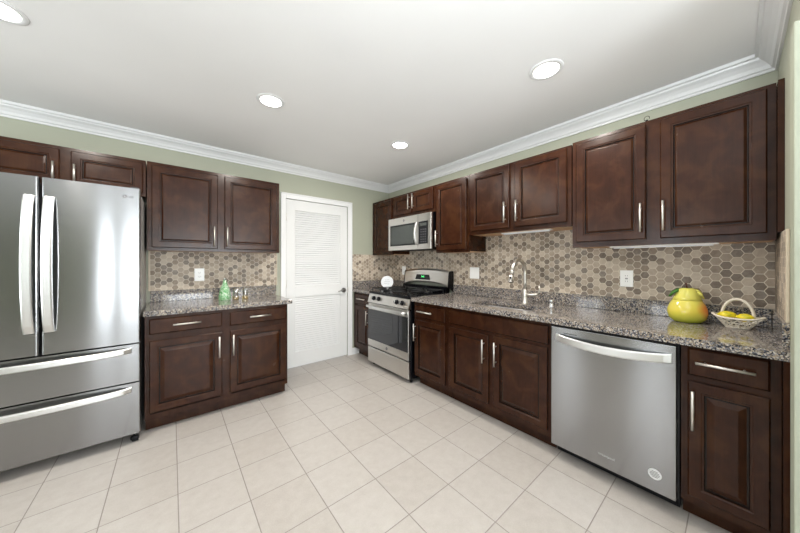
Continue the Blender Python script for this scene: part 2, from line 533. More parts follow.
for along, wins, t, sg in (('x', rear, RY0, 1), ('y', left, RX0, 1), ('y', right, WB, -1)):
    for a0, a1, z0, z1 in wins:
        k += 1
        fr = (lambda u, w, z: Vector((u, t+sg*w, z))) if along == 'x' else (lambda u, w, z: Vector((t+sg*w, u, z)))
        e = bpy.data.objects.new('window_%d' % k, None)
        e.location = fr((a0+a1)/2, 0, z0); COL.objects.link(e); struct(e)
        m = MB(fr); q = 0.05; mm = (a0+a1)/2; hw = 0.05
        if k == 1: mm, hw = -0.965, 0.085
        elif k in (4, 5): hw = 0.02
        m.box(a0, a1, -0.05, 0.0, z0, z0+q); m.box(a0, a1, -0.05, 0.0, z1-q, z1)
        m.box(a0, a0+q, -0.05, 0.0, z0+q, z1-q); m.box(a1-q, a1, -0.05, 0.0, z0+q, z1-q)
        m.box(mm-hw, mm+hw, -0.05, 0.0, z0+q, z1-q)
        m.build('window_frame', WHITE, e)
        MB(fr).box(a0+q, mm-hw, -0.028, -0.022, z0+q, z1-q).build('pane', PANE, e)
        MB(fr).box(mm+hw, a1-q, -0.028, -0.022, z0+q, z1-q).build('pane', PANE, e)

# crown moulding, mitred at the corners
CR = [(0, -0.095), (0.010, -0.095), (0.012, -0.082), (0.022, -0.078), (0.030, -0.060), (0.046, -0.042), (0.064, -0.030), (0.068, -0.020), (0.080, -0.018), (0.082, 0), (0, 0)]
def crown(name, fr, u0, u1, m0, m1):
    """m0/m1 = +1 inside mitre at that end, 0 square"""
    m = MB(fr)
    m.rings([[(u0+w*m0, w, CH+z) for w, z in CR], [(u1-w*m1, w, CH+z) for w, z in CR]])
    return struct(m.build(name, WHITE))
crown('trim_1', FA, RX0, WB, 0, 1)
crown('trim_2', FB, WC, WA, 1, 1)
crown('trim_3', FC, CEN, WB, 0, 1)

# pantry door with louvres and its casing
m = MB(FA); c0, c1, ct = 0.982, 1.926, 2.100
for (a, b) in ((c0, D0), (D1, c1)):
    m.box(a, b, 0, 0.016, 0, ct, 0.003)
m.box(D0, D1, 0, 0.016, DT, ct, 0.003)
m.box(c0, c0+0.016, 0.014, 0.022, 0, ct, 0.003); m.box(c1-0.016, c1, 0.014, 0.022, 0, ct, 0.003); m.box(c0, c1, 0.014, 0.022, ct-0.016, ct, 0.003)
struct(m.build('trim_4', WHITE))
door = bpy.data.objects.new('door_1', None); door.location = (1.45, WA, 0); COL.objects.link(door); struct(door)
d0, d1 = D0+0.006, D1-0.006
m = MB(FA)
L0, L1 = 1.150, 1.752
W0, W1 = -0.036, -0.001
m.box(d0, L0, W0, W1, 0.012, DT-0.005, 0.002); m.box(L1, d1, W0, W1, 0.012, DT-0.005, 0.002)
for z0, z1 in ((0.012, 0.180), (0.855, 0.978), (1.905, DT-0.005)):
    m.box(L0, L1, W0, W1, z0, z1)
m.build('door_frame', DOORW, door)
for z0, z1 in ((0.180, 0.855), (0.978, 1.905)):
    m = MB(FA); n = int((z1-z0)/0.027); st = (z1-z0)/n
    for i in range(n):
        z = z0+i*st
        m.prism([(-0.030, z+0.030), (-0.024, z+0.034), (-0.005, z+0.004), (-0.010, z-0.001)], 'u', L0, L1)
    m.build('louver_panel', DOORW, door)
m = MB(FA)
m.cyl((1.800, -0.001, 0.900), (1.800, 0.010, 0.900), 0.032, 24)
m.cyl((1.800, 0.010, 0.900), (1.800, 0.050, 0.900), 0.011)
m.tube([(1.806, 0.048, 0.900), (1.785, 0.052, 0.902), (1.755, 0.052, 0.903), (1.725, 0.050, 0.898), (1.700, 0.047, 0.890)], [0.011, 0.010, 0.009, 0.008, 0.006])
m.build('lever_handle', DNICKEL, door)
for z in (1.815, 1.02, 0.20):
    MB(FA).cyl((D0+0.003, 0.004, z-0.045), (D0+0.003, 0.004, z+0.045), 0.007).build('hinge', NICKEL, door)
MB(FA).box(D1-0.005, D1+0.002, -0.004, 0.0175, 0.865, 0.935).build('strike_plate', NICKEL, door)
m = MB(FA); m.box(c1, 2.040, 0, 0.014, 0, 0.088, 0.003)
struct(m.build('baseboard_back', WHITE))
# casing of the wide opening at the end wall
m = MB()
m.box(CEN-0.014, 1.812, WC, WC+0.016, 0, 2.13, 0.003); m.box(CEN-0.014, CEN, WC-0.11, WC, 0, 2.13)
struct(m.build('trim_5', PALEG))

# ------------------------------------------------------------------ cabinets
DP = [(0, 0), (0, 0.014), (0.005, 0.019), (0.045, 0.019), (0.048, 0.0165), (0.054, 0.0165), (0.057, 0.008), (0.063, 0.008), (0.086, 0.0170), (0.090, 0.0175)]
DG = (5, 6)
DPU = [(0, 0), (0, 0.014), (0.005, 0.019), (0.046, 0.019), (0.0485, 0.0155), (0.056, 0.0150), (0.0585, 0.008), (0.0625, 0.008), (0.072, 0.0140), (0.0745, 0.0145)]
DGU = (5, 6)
SP = [(0, 0), (0, 0.012), (0.007, 0.019)]

def pull(fr, a, b, w, parent, vert=True, fixed=0.0):
    """bar pull from a to b (z if vertical else u), standing off w"""
    m = MB(fr); L = b-a; r = 0.006
    P = (lambda t, ww: (fixed, ww, t)) if vert else (lambda t, ww: (t, ww, fixed))
    m.cyl(P(a, w+0.030), P(b, w+0.030), r, 12)
    for t in (a+L*0.17, b-L*0.17):
        m.cyl(P(t, w-0.001), P(t, w+0.030), 0.0045, 10)
    return m.build('handle', NICKEL, parent, 'brushed nickel bar handle')

def cabinet(name, fr, u0, u1, z0, z1, depth, doors, drawers, label, group=None, toe=False, low=0.0, gaps=(0, 0), rails=(), hollow=False):
    """doors: (u0,u1,z0,z1,pull_u,pull_z0,pull_z1[,profile]); drawers: (u0,u1,z0,z1,pull_u0,pull_u1 or None)"""
    g = 0.001
    t = thing(name, fr((u0+u1)/2, depth/2, 0 if toe else z0), label, 'cabinet', group or ('dark wood base cabinets' if toe else 'dark wood wall cabinets'))
    FW = depth
    b0 = z0+(0.004 if low else 0)
    if hollow:
        a, b, k_ = u0+g, u1-g, 0.016
        m = MB(fr); m.prism([(a, FW-0.020), (a, 0.0095), (b, 0.0095), (b, FW-0.020), (b-k_, FW-0.020), (b-k_, 0.0095+k_), (a+k_, 0.0095+k_), (a+k_, FW-0.020)], 'z', z0, z1)
        m.build('body', WOOD, t)
        MB(fr).box(a+k_, b-k_, 0.0095+k_, FW-0.020, z0, z0+0.018).build('cabinet_floor', WOOD, t)
    else:
        MB(fr).box(u0+g, u1-g, 0.0095, FW-0.020, b0+(0.004 if low else 0), z1).build('body', WOOD, t)
    if low:
        low = 0.004; b0 = z0+low
        MB(fr).box(u0+g, u1-g, 0.0095, FW-0.020, b0, b0+0.004).build('bottom_panel', RAW, t, 'pale unfinished wood underside')
    m = MB(fr)
    # face frame: outer rails and stiles, plus stiles between fronts
    sw = 0.03
    ff = FW-0.020
    m.box(u0+g, u0+sw, ff, FW, z0, z1); m.box(u1-sw, u1-g, ff, FW, z0, z1)
    m.box(u0+sw, u1-sw, ff, FW, z0, z0+0.038); m.box(u0+sw, u1-sw, ff, FW, z1-0.04, z1)
    for s0, s1 in (gaps if isinstance(gaps, list) else ()):
        m.box(s0-0.012, s1+0.012, ff, FW, z0+0.038, z1-0.04)
    for r0, r1 in rails:
        m.box(u0+sw, u1-sw, ff, FW-0.0005, r0-0.01, r1+0.01)
    m.build('face_frame', WOOD, t)
    for d in doors:
        a, b, za, zb, pu, p0, p1 = d[:7]
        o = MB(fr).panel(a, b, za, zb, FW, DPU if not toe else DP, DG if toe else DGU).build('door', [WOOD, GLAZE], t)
        if pu is not None: pull(fr, p0, p1, FW+0.019, o, True, pu)
    for a, b, za, zb, p0, p1 in drawers:
        o = MB(fr).panel(a, b, za, zb, FW, SP).build('drawer' if p0 is not None else 'false_front', WOOD, t)
        if p0 is not None: pull(fr, p0, p1, FW+0.019, o, False, (za+zb)/2+0.004)
    if toe:
        MB(fr).box(u0+g, u1-g, FW-0.094, FW-0.075, 0.0, z0).build('toe_kick', WOOD, t)
    return t

BD = 0.611    # base cabinet frame face from wall
UD = 0.306
TZ = 0.875
# --- back wall
cabinet('wall_cabinet', FA, -1.095, -0.163, 1.815, 2.110, UD, [(-1.03, -0.617, 1.838, 2.085, -0.642, 1.865, 1.985), (-0.565, -0.182, 1.838, 2.085, -0.543, 1.865, 1.985)], [],
        'short dark wood wall cabinet above the stainless refrigerator', gaps=[(-0.617, -0.565)])
cabinet('wall_cabinet', FA, -0.158, 0.882, 1.375, 2.112, UD, [(-0.128, 0.331, 1.402, 2.084, 0.303, 1.422, 1.606), (0.386, 0.853, 1.402, 2.088, 0.405, 1.422, 1.606)], [],
        'dark wood two-door wall cabinet between the refrigerator and the white louvered door', gaps=[(0.331, 0.386)], low=0.012)
cabinet('base_cabinet', FA, -0.155, 0.870, 0.100, TZ, BD, [(-0.129, 0.330, 0.155, 0.690, 0.308, 0.483, 0.656), (0.387, 0.854, 0.155, 0.690, 0.409, 0.483, 0.656)],
        [(-0.130, 0.329, 0.738, 0.852, 0.008, 0.182), (0.386, 0.854, 0.732, 0.848, 0.536, 0.708)],
        'dark wood base cabinet with two drawers and two doors beside the refrigerator', gaps=[(0.330, 0.387)], rails=[(0.690, 0.735)], toe=True)
# --- right wall, uppers
cabinet('wall_cabinet', FB, 2.900, WA-0.011, 1.380, 2.140, UD, [(2.918, 3.320, 1.405, 2.110, None, 0, 0)], [],
        'narrow dark wood wall cabinet in the corner left of the microwave', low=0.012)
cabinet('wall_cabinet', FB, 2.125, 2.895, 1.845, 2.140, UD, [(2.518, 2.865, 1.880, 2.122, 2.545, 1.925, 2.105), (2.155, 2.493, 1.880, 2.122, 2.468, 1.925, 2.105)], [],
        'short dark wood wall cabinet directly above the microwave', gaps=[(2.493, 2.518)])
cabinet('wall_cabinet', FB, 1.682, 2.120, 1.380, 2.140, UD, [(1.702, 2.107, 1.405, 2.118, 2.085, 1.445, 1.625)], [],
        'tall single-door dark wood wall cabinet just right of the microwave', low=0.012)
cabinet('wall_cabinet', FB, 0.768, 1.677, 1.543, 2.140, UD, [(1.249, 1.647, 1.577, 2.126, 1.281, 1.622, 1.800), (0.796, 1.199, 1.577, 2.126, 1.174, 1.622, 1.800)], [],
        'raised dark wood two-door wall cabinet above the sink faucet', gaps=[(1.199, 1.249)], low=0.030)
cabinet('wall_cabinet', FB, -0.126, 0.763, 1.383, 2.150, UD, [(0.353, 0.736, 1.420, 2.126, 0.375, 1.463, 1.640), (-0.098, 0.289, 1.420, 2.130, 0.273, 1.463, 1.640)], [],
        'large dark wood two-door wall cabinet over the pear jar at the right end', gaps=[(0.289, 0.353)], low=0.014)
# --- right wall, bases
cabinet('base_cabinet', FB, 2.965, WA-0.002, 0.100, TZ, BD, [(2.985, 3.330, 0.140, 0.690, 3.010, 0.470, 0.650)], [(2.985, 3.330, 0.722, 0.850, 3.06, 3.24)],
        'narrow dark wood base cabinet between the white door casing and the gas range', rails=[(0.690, 0.722)], toe=True)
cabinet('base_cabinet', FB, 1.690, 2.138, 0.100, TZ, BD, [(1.711, 2.125, 0.135, 0.688, 2.105, 0.470, 0.648)], [(1.711, 2.125, 0.715, 0.838, 1.858, 2.061)],
        'dark wood base cabinet with one drawer just right of the gas range', rails=[(0.688, 0.715)], toe=True)
cabinet('base_cabinet', FB, 0.784, 1.688, 0.100, TZ, BD, [(1.258, 1.658, 0.145, 0.694, 1.293, 0.470, 0.656), (0.808, 1.214, 0.145, 0.700, 1.186, 0.470, 0.656)], [(0.802, 1.664, 0.722, 0.850, None, None)],
        'dark wood sink base cabinet left of the dishwasher', gaps=[(1.214, 1.258)], rails=[(0.696, 0.722)], toe=True, hollow=True)
cabinet('base_cabinet', FB, -0.122, 0.176, 0.100, TZ, BD, [(-0.093, 0.151, 0.140, 0.698, 0.132, 0.474, 0.659)], [(-0.093, 0.151, 0.728, 0.860, -0.054, 0.123)],
        'dark wood base cabinet with long drawer handle right of the dishwasher', rails=[(0.698, 0.728)], toe=True)
# filler strips closing the gaps at the end wall
tag(MB(FB).box(-0.1465, -0.127, 0.0, UD+0.040, 1.4215, 2.145).build('filler_strip', WOOD), 'dark wood upright filler strip at the end wall beside the upper cabinet', 'filler strip')
tag(MB(FB).box(-0.1465, -0.123, 0.45, BD+0.060, 0.0, TZ).build('filler_strip', WOOD), 'dark wood upright filler strip at the end wall beside the base cabinet', 'filler strip')

# ------------------------------------------------------------------ countertops, splashes, tile
CT0, CT1 = 0.876, 0.914
CW = 0.664     # counter front from right wall
def slab_with_hole(fr, u0, u1, w0, w1, hu0, hu1, hw0, hw1):
    m = MB(fr)
    U = [u0, hu0, hu1, u1]; W = [w0, hw0, hw1, w1]
    V = {}
    for zi, z in enumerate((CT0, CT1)):
        for i, u in enumerate(U):
            for j, w in enumerate(W): V[i, j, zi] = m.v((u, w, z))
    for zi in (0, 1):
        for i in range(3):
            for j in range(3):
                if (i, j) == (1, 1): continue
                m.face([V[i, j, zi], V[i+1, j, zi], V[i+1, j+1, zi], V[i, j+1, zi]])
    for i in range(3):
        for j in (0, 3): m.face([V[i, j, 0], V[i+1, j, 0], V[i+1, j, 1], V[i, j, 1]])
        for j in (0, 3): m.face([V[j, i, 0], V[j, i+1, 0], V[j, i+1, 1], V[j, i, 1]])
    m.face([V[1, 1, 0], V[2, 1, 0], V[2, 1, 1], V[1, 1, 1]]); m.face([V[1, 2, 0], V[2, 2, 0], V[2, 2, 1], V[1, 2, 1]])
    m.face([V[1, 1, 0], V[1, 2, 0], V[1, 2, 1], V[1, 1, 1]]); m.face([V[2, 1, 0], V[2, 2, 0], V[2, 2, 1], V[2, 1, 1]])
    return m
SU0, SU1, SW0, SW1 = 0.97, 1.50, 0.245, 0.545
t = thing('countertop', FB(1.0, 0.3, CT0), 'long speckled granite countertop with the sink, running right of the gas range', 'countertop')
slab_with_hole(FB, WC+0.001, 2.140, 0.001, CW, SU0, SU1, SW0, SW1).build('worktop', GRAN, t)
tag(MB(FB).box(WC+0.022, 2.140, 0.001, 0.021, CT1+0.0005, 1.015, 0.002).build('granite_upstand', GRAN), 'long granite upstand strip along the right wall behind the faucet and pear jar', 'upstand')
tag(MB(FC).box(2.020, WB-0.001, 0.001, 0.021, CT1+0.0005, 1.015, 0.002).build('granite_upstand', GRAN), 'granite upstand strip on the end wall, right of the wicker basket', 'upstand')
t = thing('countertop', FB(3.17, 0.3, CT0), 'short speckled granite countertop in the corner left of the gas range', 'countertop')
MB(FB).box(2.962, WA-0.001, 0.001, 0.652, CT0, CT1, 0.003).build('worktop', GRAN, t)
tag(MB(FB).box(2.962, WA-0.022, 0.001, 0.021, CT1+0.0005, 1.015, 0.002).build('granite_upstand', GRAN), 'short granite upstand in the corner just left of the range back panel', 'upstand')
tag(MB(FA).box(1.930, WB-0.001, 0.001, 0.021, CT1+0.0005, 1.015, 0.002).build('granite_upstand', GRAN), 'granite upstand between the white door casing and the corner, behind the round plaque', 'upstand')
t = thing('countertop', FA(0.36, 0.3, CT0), 'speckled granite countertop holding the green bottle beside the refrigerator', 'countertop')
MB(FA).box(-0.162, 0.908, 0.001, 0.640, CT0, CT1, 0.003).build('worktop', GRAN, t)
tag(MB(FA).box(-0.150, 0.930, 0.001, 0.021, CT1+0.0005, 1.015, 0.002).build('granite_upstand', GRAN), 'granite upstand strip behind the green bottle', 'upstand')

t = thing('tile_backsplash', FA(0.4, 0, 1.016), 'beige hexagon mosaic backsplash on the wall behind the green bottle', 'backsplash')
MB(FA).box(-0.150, 0.936, 0.0005, 0.009, 1.016, 1.384).build('hexagon_tiles', HEXA, t)
MB(FA).box(-0.164, -0.150, 0.0005, 0.011, 1.016, 1.384, 0.002).build('edge_trim', TRIMB, t)
MB(FA).box(0.936, 0.944, 0.0005, 0.011, 1.016, 1.372, 0.002).build('edge_trim', TRIMB, t)
t = tag(MB(FA).box(1.932, WB-0.010, 0.0005, 0.009, 1.016, 1.388).build('tile_backsplash', HEXA), 'brown hexagon mosaic backsplash between the white louvered door and the corner', 'backsplash')
t = tag(MB(FB).box(WC+0.010, WA-0.0005, 0.0005, 0.009, 1.016, 1.574).build('tile_backsplash', HEXB), 'long hexagon mosaic backsplash behind the range, faucet and pear jar', 'backsplash')
t = thing('tile_backsplash', FC(2.3, 0, 1.016), 'hexagon mosaic backsplash with pale edge trim on the end wall by the basket', 'backsplash')
MB(FC).box(2.052, WB-0.0005, 0.0005, 0.009, 1.016, 1.420).build('hexagon_tiles', HEXA, t)
MB(FC).box(2.036, 2.052, 0.0005, 0.011, 1.016, 1.420, 0.002).build('edge_trim', TRIMB, t)

# sink basin
t = thing('sink', FB(1.235, 0.39, 0.70), 'stainless undermount sink bowl set in the long granite countertop', 'sink')
m = MB(FB)
def rr(u0, u1, w0, w1, z, r=0.03, n=5):
    pts = []
    for (cu, cw, a0) in ((u1-r, w1-r, 0), (u0+r, w1-r, 1), (u0+r, w0+r, 2), (u1-r, w0+r, 3)):
        for i in range(n+1):
            a = (a0+i/n)*PI/2
            pts.append((cu+r*math.cos(a), cw+r*math.sin(a), z))
    return pts
e = 0.004
m.rings([rr(SU0-0.02, SU1+0.02, SW0-0.02, SW1+0.02, CT0-0.001), rr(SU0-e, SU1+e, SW0-e, SW1+e, CT0-0.001), rr(SU0, SU1, SW0, SW1, CT0-0.02),
         rr(SU0+0.01, SU1-0.01, SW0+0.01, SW1-0.01, 0.72, 0.04), rr(SU0+0.05, SU1-0.05, SW0+0.05, SW1-0.05, 0.705, 0.04)], cap0=False, smooth=True)
m.build('bowl', SINKST, t)
MB().lathe((FB(1.235, 0.39, 0).x, 1.235, 0.7055), [(0.0, 0), (0.045, 0), (0.045, 0.004), (0.03, 0.003), (0.0, 0.002)]).build('drain', CHROME, t)

# faucet
fx, fy = 2.400, 1.180
t = thing('faucet', (fx, fy, CT1), 'brushed nickel gooseneck pull-down faucet standing behind the sink', 'faucet')
m = MB()
m.lathe((fx, fy, CT1), [(0.0, 0), (0.028, 0), (0.028, 0.006), (0.023, 0.010), (0.0215, 0.060), (0.021, 0.115), (0.015, 0.128), (0.0, 0.128)])
m.build('body', NICKEL, t)
pts = [(fx, fy, CT1+0.12), (fx, fy, 1.10), (fx, fy, 1.185)]
for i in range(1, 13):
    a = PI*i/12*0.93
    pts.append((fx-0.110+0.110*math.cos(a), fy, 1.185+0.110*math.sin(a)))
MB().tube(pts, 0.0148, 14).build('spout', NICKEL, t)
q = Vector(pts[-1]); dq = (Vector(pts[-1])-Vector(pts[-2])).normalized()
m = MB(); m.cyl(q-dq*0.004, q+dq*0.03, 0.0155, 16); m.cyl(q+dq*0.03, q+dq*0.095, 0.0155, 16, 0.020); m.cyl(q+dq*0.095, q+dq*0.104, 0.020, 16, 0.017)
sh = m.build('spray_head', NICKEL, t)
MB().sphere(q+dq*0.065+Vector((-0.016, -0.004, 0)), 0.010, 0.6, 1, 1.5).build('spray_button', MATTE, sh, 'black spray button')
m = MB(); m.tube([(fx, fy-0.012, 0.995), (fx, fy-0.050, 0.993), (fx, fy-0.085, 0.997), (fx, fy-0.108, 1.006)], [0.017, 0.015, 0.0165, 0.013], 14)
m.tube([(fx, fy-0.098, 1.003), (fx-0.002, fy-0.118, 1.020), (fx-0.003, fy-0.124, 1.050), (fx-0.003, fy-0.122, 1.078)], [0.008, 0.006, 0.005, 0.004], 10)
m.build('lever', NICKEL, t)
tag(MB().lathe((2.372, 0.950, CT1), [(0, 0), (0.022, 0), (0.022, 0.004), (0.0165, 0.008), (0.0165, 0.040), (0.0175, 0.042), (0.0175, 0.056), (0.013, 0.062), (0, 0.062)]).build('air_gap_cap', CHROME),
    'small chrome air gap cap on the granite right of the faucet', 'air gap')

# ------------------------------------------------------------------ refrigerator
t = thing('refrigerator', FA(-0.625, 0.35, 0), 'stainless french-door refrigerator with two bottom freezer drawers', 'refrigerator')
f0, f1, fc = -1.078, -0.171, -0.616
MB(FA).box(f0+0.004, f1-0.004, 0.03, 0.630, 0.055, 1.770, 0.004).build('cabinet_body', FRIDGESIDE, t)
MB(FA).box(f0+0.01, f1-0.01, 0.630, 0.642, 0.080, 1.765).build('gasket', GASKET, t)
def fdoor(name, a, b, z0, z1):
    m = MB(FA)
    n = 8; D0_, D1_ = 0.642, 0.704; prof = []
    # softly rounded vertical edges
    r = 0.012
    prof.append((a, D0_)); prof.append((a, D1_-r))
    for i in range(1, 5):
        an = PI/2*i/4; prof.append((a+r-r*math.cos(an), D1_-r+r*math.sin(an)))
    for i in range(0, 5):
        an = PI/2*i/4; prof.append((b-r+r*math.sin(an), D1_-r+r*math.cos(an)))
    prof.append((b, D0_))
    m.prism(prof, 'z', z0, z1)
    return m.build(name, STEEL, t)
dl = fdoor('door', f0, fc-0.0045, 0.712, 1.795)
dr = fdoor('door', fc+0.0045, f1, 0.712, 1.795)
w1 = fdoor('freezer_drawer', f0, f1, 0.440, 0.702)
w2 = fdoor('freezer_drawer', f0, f1, 0.074, 0.431)
def vhandle(u, parent):
    m = MB(FA); rings = []; N = 18
    for i in range(N+1):
        s = i/N; z = 0.85+(1.678-0.85)*s
        bow = 0.704+0.022+0.052*math.sin(PI*s)**0.6
        th = 0.020; hw = 0.021
        rings.append([(u-hw, bow-th, z), (u+hw, bow-th, z), (u+hw, bow-0.004, z), (u+hw-0.006, bow, z), (u-hw+0.006, bow, z), (u-hw, bow-0.004, z)])
    m.rings(rings, smooth=False)
    m.box(u-0.016, u+0.016, 0.702, 0.722, 0.853, 0.885); m.box(u-0.016, u+0.016, 0.702, 0.722, 1.643, 1.675)
    m.build('handle', HANDLE, parent, 'bowed polished steel handle')
vhandle(-0.654, dl); vhandle(-0.578, dr)
def hhandle(z, parent):
    m = MB(FA); rings = []; N = 22; a, b = f0+0.05, f1-0.045
    for i in range(N+1):
        s = i/N; u = a+(b-a)*s
        bow = 0.704+0.012+0.058*math.sin(PI*s)**0.5
        hh = 0.019; th = 0.018
        rings.append([(u, bow-th, z-hh), (u, bow-th, z+hh), (u, bow-0.005, z+hh), (u, bow, z+hh-0.006), (u, bow, z-hh+0.006), (u, bow-0.005, z-hh)])
    m.rings(rings)
    m.box(a, a+0.03, 0.702, 0.716, z-0.014, z+0.014); m.box(b-0.03, b, 0.702, 0.716, z-0.014, z+0.014)
    m.build('handle', HANDLE, parent, 'long bowed steel handle')
hhandle(0.662, w1); hhandle(0.388, w2)
for u in (f0+0.06, f1-0.035):
    m = MB(FA); m.cyl((u, 0.62, 0.0), (u, 0.62, 0.018), 0.024, 18); m.cyl((u, 0.62, 0.018), (u, 0.62, 0.056), 0.008, 10)
    m.cyl((u-0.01, 0.655, 0.022), (u+0.022, 0.655, 0.022), 0.021, 16)
    m.build('leveling_foot', MATTE, t)
    m = MB(FA); m.cyl((u, 0.30, 0.0), (u, 0.30, 0.056), 0.020, 14); m.build('leveling_foot', MATTE, t)
for u in (f0+0.04, f1-0.03):
    MB(FA).box(u-0.022, u+0.022, 0.58, 0.695, 1.7955, 1.806, 0.004).build('hinge_cover', DKGREY, t)
lg = bpy.data.objects.new('tmp', None)
bpy.data.objects.remove(lg)
text_mesh('LG', 0.022, 'logo_letters', LETTER, dr, FA(-0.219, 0.7045, 1.732), (1, 0, 0), (0, 0, 1))
m = MB(FA); cu, cz = -0.250, 1.732
N = 20
m.rings([[(cu+0.011*math.cos(2*PI*i/N), 0.7042+h, cz+0.011*math.sin(2*PI*i/N)) for i in range(N)] for h in (0, 0.0010)])
m.build('logo_disc', LETTER, dr)
m = MB(FA); m.box(cu-0.001, cu+0.0012, 0.7052, 0.7058, cz-0.006, cz+0.006); m.box(cu, cu+0.006, 0.7052, 0.7058, cz-0.006, cz-0.004); m.cyl((cu-0.005, 0.7052, cz+0.003), (cu-0.005, 0.7058, cz+0.003), 0.0016, 8)
m.build('logo_face', PALE, dr)

# ------------------------------------------------------------------ gas range
r0, r1 = 2.166, 2.944
rc = (r0+r1)/2
t = thing('gas_range', FB(rc, 0.35, 0), 'stainless freestanding gas range with black oven window under the microwave', 'range')
MB(FB).box(r0, r1, 0.025, 0.640, 0.045, 0.895, 0.003).build('body', BLACK, t)
for u in (r0+0.04, r1-0.04):
    for w in (0.10, 0.60):
        MB(FB).cyl((u, w, 0), (u, w, 0.05), 0.016, 12).build('leg', MATTE, t)
dw = MB(FB).box(r0+0.004, r1-0.004, 0.641, 0.672, 0.050, 0.233, 0.006, 3).build('storage_drawer', STEELW, t)
od = MB(FB).box(r0+0.010, r1-0.010, 0.641, 0.668, 0.245, 0.772, 0.004).build('oven_door', STEELW, t)
MB(FB).box(r0+0.014, r1-0.014, 0.6685, 0.674, 0.330, 0.700, 0.001).build('door_glass', BGLASS, od, 'black glass oven window')
MB(FB).box(r0+0.012, r1-0.012, 0.6685, 0.675, 0.248, 0.329, 0.001).build('lower_band', STEELW, od)
m = MB(FB)
pts = []
for i in range(13):
    s = i/12; u = r0+0.02+(r1-r0-0.04)*s
    pts.append((u, 0.700+0.022*math.sin(PI*s)**0.6, 0.738))
m.tube(pts, 0.016, 12, flat=(1.0, 0.75, (0, 0, 1)))
for u in (r0+0.035, r1-0.035): m.box(u-0.014, u+0.014, 0.667, 0.705, 0.724, 0.752, 0.003)
m.build('door_handle', HANDLE, od, 'bowed steel oven door handle')
m = MB(FB)
m.prism([(0.636, 0.782), (0.676, 0.782), (0.672, 0.795), (0.645, 0.884), (0.632, 0.895)], 'u', r0+0.002, r1-0.002)
cp = m.build('control_panel', STEELW, t)
for u in (2.822, 2.722, 2.378, 2.285):
    n = Vector((0, 0.957, 0.290)); c = Vector((u, 0.659, 0.838))
    m = MB(FB); m.cyl(c-n*0.002, c+n*0.008, 0.027, 20); m.cyl(c+n*0.008, c+n*0.034, 0.022, 20, 0.019)
    kn = m.build('knob', MATTE, cp, 'black burner knob')
    z = Vector((0, -0.290, 0.957)); p = c+n*0.0345
    MB(FB).tube([p-z*0.016, p+z*0.016], 0.0045, 8).build('knob_grip', HANDLE, kn)
ck = MB(FB).box(r0-0.002, r1+0.002, 0.09, 0.648, 0.8955, 0.916, 0.005).build('cooktop', BLACK, t)
for u in (2.33, 2.78):
    for w in (0.22, 0.50):
        m = MB(FB); 
        for (ra, za, zb) in ((0.052, 0.916, 0.922), (0.040, 0.922, 0.932), (0.030, 0.932, 0.938)):
            m.cyl((u, w, za), (u, w, zb), ra, 22)
        m.build('burner', IRON, t)
for u0, u1 in ((r0+0.03, 2.545), (2.565, r1-0.03)):
    m = MB(FB); zz = 0.950; b = 0.006
    def bar(p, q): m.tube([p, q], 0.0065, 6, smooth=False)
    for w in (0.105, 0.36, 0.625): bar((u0, w, zz), (u1, w, zz))
    for u in (u0, (u0+u1)/2, u1): bar((u, 0.105, zz), (u, 0.625, zz))
    uc = (u0+u1)/2
    for w in (0.22, 0.50):
        bar((u0, w, zz), (uc-0.045, w, zz)); bar((uc+0.045, w, zz), (u1, w, zz))
        for du, dw_ in ((-1, -1), (1, -1), (-1, 1), (1, 1)): bar((uc+du*0.04, w+dw_*0.04, zz), (uc+du*0.11, w+dw_*0.085, zz))
    for u in (u0, uc, u1):
        for w in (0.105, 0.36, 0.625): bar((u, w, 0.915), (u, w, zz))
    m.build('grate', IRON, t)
# back guard
m = MB(FB)
bz = [(0.025, 0.896), (0.090, 0.896), (0.094, 0.985), (0.025, 0.985)]
m.prism(bz, 'u', r0+0.004, r1-0.004)
bg = m.build('backguard_base', BLACK, t)
m = MB(FB); rings = []
NU = 24
for i in range(NU+1):
    s = i/NU; u = 2.120+(2.892-2.120)*s
    top = 1.168+0.032*(1-abs(2*s-1)**2.6)
    lo = 0.985+0.045*(1-abs(2*s-1)**3)
    rings.append([(u, 0.026, lo), (u, 0.104, lo), (u, 0.112, lo+0.015), (u, 0.094, top-0.02), (u, 0.080, top), (u, 0.026, top)])
m.rings(rings)
bs = m.build('backguard_panel', STEELW, t)
for u, s in ((2.120, 1), (2.892, -1)):
    m = MB(FB); m.prism([(0.024, 0.93), (0.108, 0.985), (0.114, 1.000), (0.094, 1.150), (0.080, 1.172), (0.024, 1.172)], 'u', u-0.012*s, u+0.001*s)
    m.build('end_cap', BLACK, t)
m = MB(FB); 
m.rings([[(2.405, 0.1085, 1.058), (2.672, 0.1085, 1.058), (2.655, 0.102, 1.122), (2.428, 0.102, 1.122)],
         [(2.405, 0.1115, 1.059), (2.672, 0.1115, 1.059), (2.655, 0.105, 1.123), (2.428, 0.105, 1.123)]])
dsp = m.build('display', BLACK, t, 'black clock display')
text_mesh('9:42', 0.030, 'display_digits', LEDG, dsp, FB(2.535, 0.1095, 1.096), (0, -1, 0), (0, 0, 1))
def ge(parent, pos, r, right, mat, mat2):
    """small round monogram badge"""
    pos = Vector(pos); rt = Vector(right); n = rt.cross(Vector((0, 0, 1)))
    m = MB(); m.cyl(pos-n*0.0003, pos+n*0.0015, r, 22); b = m.build('logo_disc', mat, parent)
    text_mesh('GE', r*1.05, 'logo_letters', mat2, parent, pos+n*0.0016, right, (0, 0, 1), 0.0004)
ge(od, FB(2.545, 0.6752, 0.288), 0.017, (0, -1, 0), LETTER, PALE)

